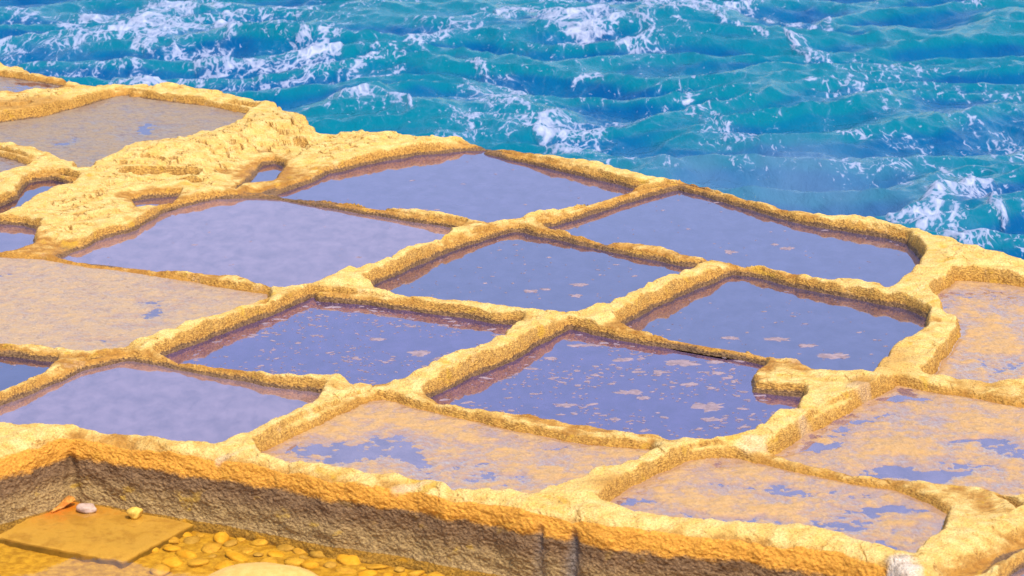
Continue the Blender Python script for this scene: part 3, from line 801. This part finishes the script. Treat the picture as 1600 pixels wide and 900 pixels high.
M_FLAKE = stone_material('salt_flake', (.20, .14, .16), (.30, .21, .23), .8)
FLAKES = {0: (30, .008), 1: (25, .008), 2: (150, .008), 3: (60, .008), 4: (620, .009), 5: (90, .007), 6: (620, .011), 10: (60, .008)}
CRUSTS = {6: [(1110,636,30,9),(1065,567,36,7),(1118,566,18,4),(1030,582,16,4),(1122,583,14,4),(884,633,22,4),(985,613,30,5),(1005,622,16,4),(975,562,20,4),(1080,600,14,3),(1110,655,20,4),(860,560,14,3),(905,540,26,3),(960,655,12,3)],
          4: [(655,552,22,6),(590,530,16,3),(690,560,16,4),(520,480,16,2),(555,560,10,3)],
          2: [(826,455,15,3),(852,452,11,2),(905,445,18,3),(900,462,14,3)],
          5: [(1215,530,26,4),(1300,556,34,6),(1140,528,16,3),(1260,540,20,4)],
          3: [(1230,388,14,3),(1140,394,12,4),(1210,382,8,2)]}
for k, p in enumerate(PANS):
    P = np.array(p['poly']); cen = P.mean(0)
    root = empty('salt_pan', (cen[0], cen[1], 0)); tag(root, p['label'], 'salt pan')
    r_ = piece('pan_bed', 100 + k, M_FLOOR[p['floor']], (cen[0], cen[1], 0))
    if r_: link(r_[0], root)
    Q = offset_poly(p['poly'], .05)
    me = bpy.data.meshes.new('brine')
    me.from_pydata([(a - cen[0], b_ - cen[1], 0.0) for a, b_ in Q], [], [list(range(len(Q)))]); me.materials.append(M_BRINE)
    w_ = link(bpy.data.objects.new('brine', me), root)
    w_['cloudiness'] = p['cloud']; w_['brine_colour'] = [float(v_) for v_ in p['col']]
    if k in FLAKES:
        n, r0 = FLAKES[k]; spots = []
        lo, hi = P.min(0), P.max(0)
        while len(spots) < n:
            c_ = rng.uniform(lo, hi, size=(400, 2))
            dd = signed(c_[:, 0], c_[:, 1], p['poly'])
            cl = perlin2(c_[:, 0] * 2.4, c_[:, 1] * 1.6, 80 + k)
            for q, ok in zip(c_, (dd < -.06) & (cl > rng.uniform(-.5, .35, 400))):
                if ok and len(spots) < n:
                    spots.append((q[0], q[1], r0 * (.35 + min(rng.pareto(3.2), 1.8)), rng.uniform(1.0, 2.2)))
        V, Fc = flakes_mesh(k, spots, cen, .0005)
        fo = link(mesh_from('salt_flakes', V, Fc, M_FLAKE, smooth=False), root); tag(fo, kind='stuff')
    for (px, py, rx, ry) in CRUSTS.get(k, []):
        rx *= .78; ry *= .72
        q = at(px, py, 0); qx = abs(at(px + rx, py, 0)[0] - q[0]); qy = abs(at(px, py - ry, 0)[1] - q[1])
        n = 26; V = [(0, 0, .003)]; Fc = []
        ph = random.random() * 50
        for ring, rf in enumerate((.5, .86, 1.0)):
            for i in range(n):
                a = i * 6.2832 / n
                w2 = rf * max(.3, 1 + .6 * float(perlin2(np.array([math.cos(a) * 1.7 + ph]), np.array([math.sin(a) * 1.7]), 5)[0]) + .5 * float(perlin2(np.array([math.cos(a) * 5 + ph]), np.array([math.sin(a) * 5]), 6)[0]))
                V.append((math.cos(a) * qx * w2, math.sin(a) * qy * w2, (.003, .002, -.001)[ring]))
        for i in range(n):
            j = (i + 1) % n; Fc += [(0, 1 + i, 1 + j)]
            for ring in (0, 1):
                a1, b1 = 1 + ring * n + i, 1 + ring * n + j; Fc += [(a1, a1 + n, b1 + n), (a1, b1 + n, b1)]
        so = link(mesh_from('salt_crust', np.array(V), np.array(Fc), M_FLAKE), root)
        so.location = (q[0] - cen[0], q[1] - cen[1], .0004)

for k, (lab, P, wid) in enumerate(RW):
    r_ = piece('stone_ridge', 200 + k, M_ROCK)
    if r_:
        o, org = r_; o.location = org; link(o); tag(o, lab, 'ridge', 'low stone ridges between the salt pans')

# ------------------------------------------------------------------ the basin at the foot of the wall
M_BFLOOR = stone_material('basin_bed', (.32, .18, .025), (.52, .33, .055), .8)
o, g = piece('basin_floor', 2, M_BFLOOR, (0, 0, 0)); link(o); tag(o, 'yellow brown rock floor of the basin under shallow water', kind='structure')
ZWAT = -.335
def blob(name, loc, size, mat, seed, sub=3, rough=.18, angular=0.0, rot=0.0):
    import bmesh
    bm = bmesh.new(); bmesh.ops.create_icosphere(bm, subdivisions=sub, radius=1.0)
    P = np.array([v.co[:] for v in bm.verts])
    if angular > 0:
        rg = np.random.default_rng(seed)
        for _ in range(9):
            d = rg.normal(size=3); d /= np.linalg.norm(d); lim = rg.uniform(.62, .88)
            t = P @ d; ex = np.clip(t - lim, 0, None) * angular; P = P - ex[:, None] * d
    r = 1 + rough * perlin3(P[:, 0] * 1.3 + seed, P[:, 1] * 1.3, P[:, 2] * 1.3, 1) + rough * .3 * perlin3(P[:, 0] * 4 + seed, P[:, 1] * 4, P[:, 2] * 4, 2)
    P = P * r[:, None] * np.array(size)
    for v, q in zip(bm.verts, P): v.co = q
    me = bpy.data.meshes.new(name); bm.to_mesh(me); bm.free()
    for pl in me.polygons: pl.use_smooth = True
    me.materials.append(mat)
    o = bpy.data.objects.new(name, me); o.location = loc; o.rotation_euler = (0, 0, rot)
    return link(o)

# submerged slab
ZS = -.350
slab_px = [(113, 780), (200, 797), (292, 822), (245, 850), (192, 877), (95, 858), (-10, 838), (-60, 850), (-120, 830), (-60, 800)]
S = [at(x, y, ZS) for x, y in [(113, 772), (300, 819), (192, 877), (-5, 838), (-150, 800), (-120, 780)]]
def slab():
    n = 60
    A, B, C_, D = S[0], S[1], S[2], S[3]
    Vt = []; uu = np.linspace(0, 1, n)
    for j in uu:
        for i in uu:
            q = A * (1 - i) * (1 - j) + B * i * (1 - j) + C_ * i * j + D * (1 - i) * j
            jx = .016 * float(perlin2(np.array([i * 9]), np.array([j * 9]), 90)[0])
            e = min(j if 0 else 1, 1 - j, 1 - i, 1)
            Vt.append((q[0] + jx, q[1] + jx, ZS + .010 * (1 - j) * (1 - i) - .006 * max(0, 1 - min(1 - j, 1 - i) / .03)))
    Vt = np.array(Vt); Fc = []
    for j in range(n - 1):
        for i in range(n - 1): Fc.append((j * n + i, j * n + i + 1, (j + 1) * n + i + 1, (j + 1) * n + i)[::-1])
    loop = [i for i in range(n)] + [j * n + n - 1 for j in range(1, n)] + [(n - 1) * n + i for i in range(n - 2, -1, -1)] + [j * n for j in range(n - 2, 0, -1)]
    base = len(Vt); low = Vt[loop].copy(); low[:, 2] = ZF - .03
    Vt = np.concatenate([Vt, low]); L = len(loop)
    for a in range(L):
        b2 = (a + 1) % L; Fc.append((loop[a], loop[b2], base + b2, base + a))
    return Vt, np.array(Fc)
def slab_material():
    t = NT('stained_slab'); v = t.coord()
    a = t.noise(v, 3, 4, .6, .5); b = t.noise(v, 14, 5, .6); c2 = t.noise(v, 90, 3, .6)
    col = t.mix(t.ramp(a, .35, .62), C4(.52, .13, .012), C4(.44, .22, .05))
    g = t.attr('rust').outputs['Fac']
    col = t.mix(t.ramp(t.math('ADD', g, t.math('MULTIPLY', t.math('SUBTRACT', b, .5), .6)), .25, .8), C4(.46, .30, .11), col)
    col = t.mix(t.ramp(b, .3, .5, .45, 0), col, C4(.25, .12, .04))
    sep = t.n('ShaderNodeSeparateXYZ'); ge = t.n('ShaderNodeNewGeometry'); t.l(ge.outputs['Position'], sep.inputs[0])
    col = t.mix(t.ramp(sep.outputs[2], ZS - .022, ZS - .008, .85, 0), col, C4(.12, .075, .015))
    col = t.mix(t.ramp(t.noise(t.coord((1, .6, 1)), 6, 6, .7, .5), .48, .62, 0, .55), col, C4(.30, .17, .05))
    t.l(t.principled(col, .6, t.bump(c2, .4, .004, t.bump(b, .4, .01))), t.out.inputs[0])
    return t.m
Vt, Fc = slab()
d_ = np.hypot(Vt[:, 0] - S[0][0], (Vt[:, 1] - S[0][1]) * .8)
o = link(mesh_from('stone_slab', Vt, Fc, slab_material(), dict(rust=np.clip(1 - d_ / .75, 0, 1)), smooth=False))
tag(o, 'flat rust-stained stone slab just under the water in the corner of the basin', 'slab')

me = bpy.data.meshes.new('basin_water')
bx = [(-8, 9), (8, 9), (8, 16.6), (-8, 16.6)]
ul = np.linspace(-.32, .32, 80); yy = np.interp(ul, u, ylip) + .0
ring = [(ul[i] * yy[i], yy[i], 0) for i in range(80)]
me.from_pydata([(6, 6, 0), (-6, 6, 0)] and [(ring[-1][0], 8, 0), (ring[0][0], 8, 0)] + ring, [], [[0, 1] + list(range(2, 82))][:1]); me.materials.append(M_BASIN)
o = link(bpy.data.objects.new('basin_water', me)); o.location = (0, 0, ZWAT); tag(o, 'shallow amber water in the basin at the foot of the wall', kind='structure')

M_PEB = [stone_material('pebble_yellow', (.55, .30, .03), (.64, .40, .07), .6), stone_material('pebble_buff', (.44, .26, .06), (.60, .39, .09), .6),
         stone_material('pebble_grey', (.36, .23, .08), (.48, .32, .12), .6), stone_material('boulder_buff', (.56, .32, .07), (.64, .38, .10), .7),
         stone_material('pebble_white', (.38, .25, .19), (.48, .34, .27), .6)]
q = at(136, 801, ZS); o = blob('stone', (q[0], q[1], ZS + .028), (.066, .05, .033), M_PEB[4], 3, angular=.9, rot=-.2); tag(o, 'pale pinkish white oblong stone on the slab, in the corner of the wall', 'stone')
q = at(211, 810, ZS); o = blob('stone', (q[0], q[1], ZS + .034), (.055, .05, .04), M_PEB[0], 12, angular=1.0, rot=.4); tag(o, 'angular yellow ochre stone on the slab, right of the white one', 'stone')
q = at(408, 938, ZF); o = blob('boulder', (q[0], q[1], ZF + .05), (.36, .30, .14), M_PEB[3], 22, sub=4, rough=.08); tag(o, 'large smooth buff boulder breaking the water at the bottom edge', 'boulder')
# rusty scrap of seaweed in the corner
Vs, Fs = [], []
q = at(104, 796, ZS); path = [(-.075, -.085, .012), (-.05, -.045, .022), (-.035, -.01, .018), (.0, .02, .040), (.02, .045, .05), (.035, .07, .035)]
for i, (a, b_, c_) in enumerate(path):
    wd = (.006, .012, .02, .035, .03, .012)[i]
    for j in range(6):
        an = j * 6.2832 / 6; Vs.append((a + math.cos(an) * wd, b_ + math.sin(an) * wd * .8, c_ + math.sin(an * 2 + i) * .008 + math.sin(an) * wd * .4))
for i in range(len(path) - 1):
    for j in range(6): Fs.append((i * 6 + j, i * 6 + (j + 1) % 6, (i + 1) * 6 + (j + 1) % 6, (i + 1) * 6 + j))
o = link(mesh_from('seaweed', np.array(Vs), np.array(Fs), stone_material('rust_weed', (.45, .14, .02), (.62, .28, .05), .5))); o.location = (q[0], q[1], ZS)
tag(o, 'curled rust-orange scrap of seaweed left of the pale oblong stone', 'seaweed')

PEB = [(298,822,10,5,0),(313,826,12,5,0),(405,849,16,7,1),(448,856,18,7,2),(396,838,9,4,0),(470,862,14,6,1),(500,868,20,8,2),(545,876,22,9,0),(430,868,16,6,0),(385,862,14,5,1),
       (345,842,20,6,0),(330,858,18,6,1),(370,872,22,6,0),(590,886,16,7,1),(625,890,12,6,2),(650,897,14,6,1),(540,893,18,7,1),(575,899,16,6,0),(290,868,20,6,0),(310,880,24,6,1),
       (460,880,14,5,1),(485,884,18,6,0),(515,884,14,6,2),(605,900,12,5,0),(360,850,10,4,2),(420,880,16,5,1),(270,880,22,7,0),(350,886,20,6,0),(250,893,22,7,1),(680,904,14,6,1),(640,882,9,4,0),
       (530,862,12,5,1),(560,868,10,4,0),(475,872,10,4,2),(300,845,16,5,2),(270,858,18,5,0)]
rp = random.Random(5)
for _ in range(400):
    x_ = rp.uniform(225, 760); y0 = 822 + (x_ - 290) * .14; y_ = y0 + rp.uniform(4, 60) * (1 - .35 * (x_ > 500)); r_x = rp.uniform(7, 17)
    if (x_ < 300 and y_ < 880 - (x_ - 192) * .5) or y_ > 905: continue
    if all(((x_ - a) / (rx + r_x)) ** 2 + ((y_ - b_) / ((rx + r_x) * .4)) ** 2 > .8 for a, b_, rx, *_r in PEB) and len(PEB) < 95: PEB.append((x_, y_, r_x, 5, rp.choice((0, 0, 1, 1, 2))))
for i, (px, py, rx, ry, mi) in enumerate(PEB):
    q = at(px, py, ZF); qx = abs(at(px + rx, py, ZF)[0] - q[0]); rz = qx * random.uniform(.38, .55)
    o = blob('pebble', (q[0], q[1], ZF + rz * .12), (qx, qx * random.uniform(.7, 1.2), rz), M_PEB[mi], 100 + i, sub=2, rough=.25, angular=.6, rot=random.uniform(-.6, .6))
    o.scale = (random.uniform(.75, 1.1), random.uniform(.7, 1.25), random.uniform(.5, .9)); o.rotation_euler = (random.uniform(-.2, .2), random.uniform(-.2, .2), random.uniform(0, 6.28)); tag(o, ('small ' if rx < 11 else 'large ' if rx > 15.5 else 'middling ') + ('rounded yellow pebble', 'rounded buff pebble', 'rounded grey brown pebble')[mi] + ' lying in the amber water at the foot of the wall', 'pebble', 'pebbles on the basin floor')

# ------------------------------------------------------------------ the sea
ZSEA = -1.25
NSC, NSR = 860, 430
us = np.concatenate([[-6, -2, -1, -.5, -.34], np.linspace(-.26, .26, NSC), [.34, .5, 1, 2, 6]])
yr = 1 / np.linspace(1 / 21.0, 1 / 52.0, NSR); yr = np.concatenate([[12, 17], yr, [56, 64, 80, 120, 250, 800, 3000, 9000]])
SX = yr[:, None] * us[None, :]; SY = yr[:, None] + 0 * SX
fade = sstep(60, 50, SY) * sstep(.40, .30, np.abs(us))[None, :]
wxs = .8 * perlin2(SX * .25, SY * .25, 3); wys = .8 * perlin2(SX * .25, SY * .25, 4)
def ridged(x, y, sd): return 1 - np.abs(perlin2(x, y, sd)) * 2
ca, sa = math.cos(-.18), math.sin(-.18)
RX, RY = SX * ca - SY * sa, SX * sa + SY * ca
h1 = perlin2((RX + wxs) * .22, (RY + wys) * .36, 1)
h2 = ridged((RX + wxs) * .42, (RY + wys) * .75, 7)
h3 = ridged((SX * .98 + SY * .2) * 1.3 + wxs, (SY + wys) * 2.0, 8)
h4 = perlin2(SX * 4.2 + wys, SY * 6, 9)
zz_ = .20 * h1 + .15 * (h2 - .45) + .045 * (h3 - .4) + .022 * h4
crest = sstep(.05, .75, h2) * .8 + .5 * sstep(.1, .5, h1)
# foam strokes: photo px polyline, half width px, density
FOAM = [
 ([(0,80),(60,70),(120,72),(200,45),(250,60)],22,.75),([(100,70),(170,60),(225,40)],18,.95),([(0,22),(40,28),(100,30),(140,35)],9,.75),([(130,12),(200,10),(300,14)],9,.8),([(240,60),(270,80),(330,95),(420,100),(520,98)],9,1.0),
 ([(230,35),(300,50),(350,55)],24,.6),([(350,35),(370,65),(360,75)],14,.95),([(380,30),(440,32),(500,25)],12,.8),([(450,50),(500,70),(540,60)],22,.6),([(520,25),(580,35)],14,.55),
 ([(180,105),(210,118),(260,128),(200,122)],9,.95),([(80,112),(150,110),(230,118),(330,128),(420,145)],12,.75),([(400,140),(470,125),(530,110),(600,85)],10,.9),([(520,125),(560,115),(600,100),(640,85),(700,62)],16,.85),([(530,128),(570,128),(620,118)],8,1.0),
 ([(640,60),(700,55),(760,38)],14,.55),([(780,42),(830,30),(860,45),(905,58),(960,66)],9,1.0),([(500,35),(560,20),(640,8)],12,.55),([(600,5),(660,10)],8,.7),([(840,5),(900,12)],8,.5),
 ([(930,0),(1000,12),(1060,18),(1140,28)],12,.9),([(1000,80),(1020,50),(1040,28),(1060,55)],18,.8),([(1040,28),(1090,42),(1150,68),(1190,78)],6,1.0),([(980,88),(1040,92)],8,.7),
 ([(1200,30),(1225,42),(1260,40),(1300,38)],6,1.05),([(1240,80),(1270,92),(1300,100)],9,.95),([(1250,100),(1290,115)],10,.6),([(1480,8),(1530,14)],8,.75),([(1130,5),(1180,8)],6,.6),
 ([(1300,130),(1370,135),(1450,140),(1600,150)],20,.5),([(1280,150),(1330,160),(1400,168)],16,.75),([(1400,110),(1480,130),(1600,160)],20,.5),([(1480,180),(1540,200),(1600,215)],26,.55),
 ([(1090,160),(1080,190),(1110,205)],14,.75),([(1100,215),(1180,205),(1240,205)],20,.65),([(1110,190),(1150,210),(1200,215)],10,.85),([(1230,200),(1300,190)],12,.6),([(1300,215),(1400,215),(1440,220)],9,.7),
 ([(1010,190),(1060,180)],14,.5),([(1140,245),(1220,255),(1300,265),(1430,280)],14,.62),([(1200,240),(1260,262)],14,.55),([(1380,235),(1430,280)],8,.6),([(1450,270),(1600,300)],8,.45),
 ([(1540,300),(1500,325),(1460,345),(1420,358)],16,.95),([(1500,310),(1550,330),(1570,345)],8,1.0),([(1540,295),(1600,340)],16,.5),([(1400,345),(1480,360),(1560,365)],9,.85),([(1500,372),(1560,385),(1640,400)],10,.9),([(1480,378),(1530,388)],7,1.1),
 ([(720,145),(745,160),(790,142)],12,.65),([(725,110),(760,125)],5,.9),([(770,125),(800,135),(850,138)],6,.75),([(700,215),(740,205),(760,185)],22,.65),([(730,190),(800,200),(900,205)],10,.6),([(840,218),(900,225),(960,230)],10,.8),([(880,215),(950,210),(1000,200)],9,.6),
 ([(760,178),(830,172)],6,.7),([(530,175),(590,172),(640,182)],11,.95),([(540,190),(620,188)],9,.6),([(600,180),(640,180)],8,1.0),([(520,190),(560,195)],8,.4),([(960,240),(1000,262),(1060,268)],9,.6),([(940,262),(990,268)],7,.75),([(1000,55),(960,75)],8,.5),
 ([(1560,180),(1600,190)],14,.6),([(1340,105),(1400,120)],9,.5),([(870,75),(930,80),(980,60)],5,.6),([(940,10),(950,40)],4,.4),([(300,0),(420,12)],9,.6),([(900,130),(940,122)],5,.6),([(640,130),(700,120)],5,.4),([(480,190),(530,188)],6,.7),
]
fd = np.zeros_like(SX)
def sea_at(x, y):
    r = ray(x, y); t = (ZSEA - H_CAM) / r[2]; return r[0] * t, r[1] * t
fxw = .22 * perlin2(SX * 1.2, SY * .8, 15) + .10 * perlin2(SX * 3.5, SY * 2.2, 16); fyw = .9 * perlin2(SX * .9, SY * .6, 17) + .35 * perlin2(SX * 3, SY * 2, 18)
QY = .18
for pts, wpx, v_ in FOAM:
    P = [sea_at(x, y) for x, y in pts]
    D = P[0][1]; r0 = wpx * .85 * math.hypot(D, H_CAM) / F
    Pq = [(a, b_ * QY * 25 / max(D, 1)) for a, b_ in P]
    kq = QY * 25 / max(D, 1)
    xs = [a for a, _ in Pq]; ys = [b_ for _, b_ in Pq]
    m = (SX > min(xs) - 1.2) & (SX < max(xs) + 1.2) & (SY * kq > min(ys) - 1) & (SY * kq < max(ys) + 1)
    d, _ = seg_dist((SX + fxw)[m], ((SY + fyw) * kq)[m], Pq)
    fd[m] = np.maximum(fd[m], v_ * np.exp(-(d / r0) ** 2 * .8))
dens = .13 + .20 * sstep(-.2, .6, perlin2(SX * .3, SY * .22, 25)) + .52 * fd + .10 * sstep(.2, .8, h2)
zz_ = zz_ + .05 * sstep(.5, 1.0, fd)
# the wave about to break close to the rock at the right, and one swell at the left of centre
for (px, py, rx, ry, h) in ((1530, 318, 1.0, 1.0, .16), (1030, 45, 1.3, 1.4, .35), (850, 48, 1.5, 1.2, .25), (640, 150, 1.4, 1.2, .15), (480, 60, 1.6, 1.3, .25)):
    q = sea_at(px, py + 12); zz_ = zz_ + h * np.exp(-(((SX - q[0]) / rx) ** 2 + ((SY - q[1] + .3 * (SX - q[0])) / ry) ** 2))
zz_ = ZSEA + zz_ * fade
shoal = np.zeros_like(SX)
for (px, py, rx, ry, v_) in ((1240, 285, 170, 45, .75), (1090, 265, 110, 25, .6), (1390, 320, 60, 30, .4)):
    q = sea_at(px, py); qx = abs(sea_at(px + rx, py)[0] - q[0]); qy = abs(sea_at(px, py - ry)[1] - q[1])
    shoal = np.maximum(shoal, v_ * np.exp(-((SX + fxw - q[0]) / qx) ** 2 - ((SY + fyw - q[1]) / qy) ** 2))
R, C_ = SX.shape
ri, ci = np.meshgrid(np.arange(R - 1), np.arange(C_ - 1), indexing='ij')
sq = np.stack([ri * C_ + ci, ri * C_ + ci + 1, (ri + 1) * C_ + ci + 1, (ri + 1) * C_ + ci], -1).reshape(-1, 4)
o = link(mesh_from('sea', np.stack([SX, SY, zz_], -1).reshape(-1, 3), sq, M_SEA, dict(foam=dens.ravel(), crest=crest.ravel(), shoal=shoal.ravel())))
tag(o, 'choppy turquoise sea streaked with white foam', kind='structure')
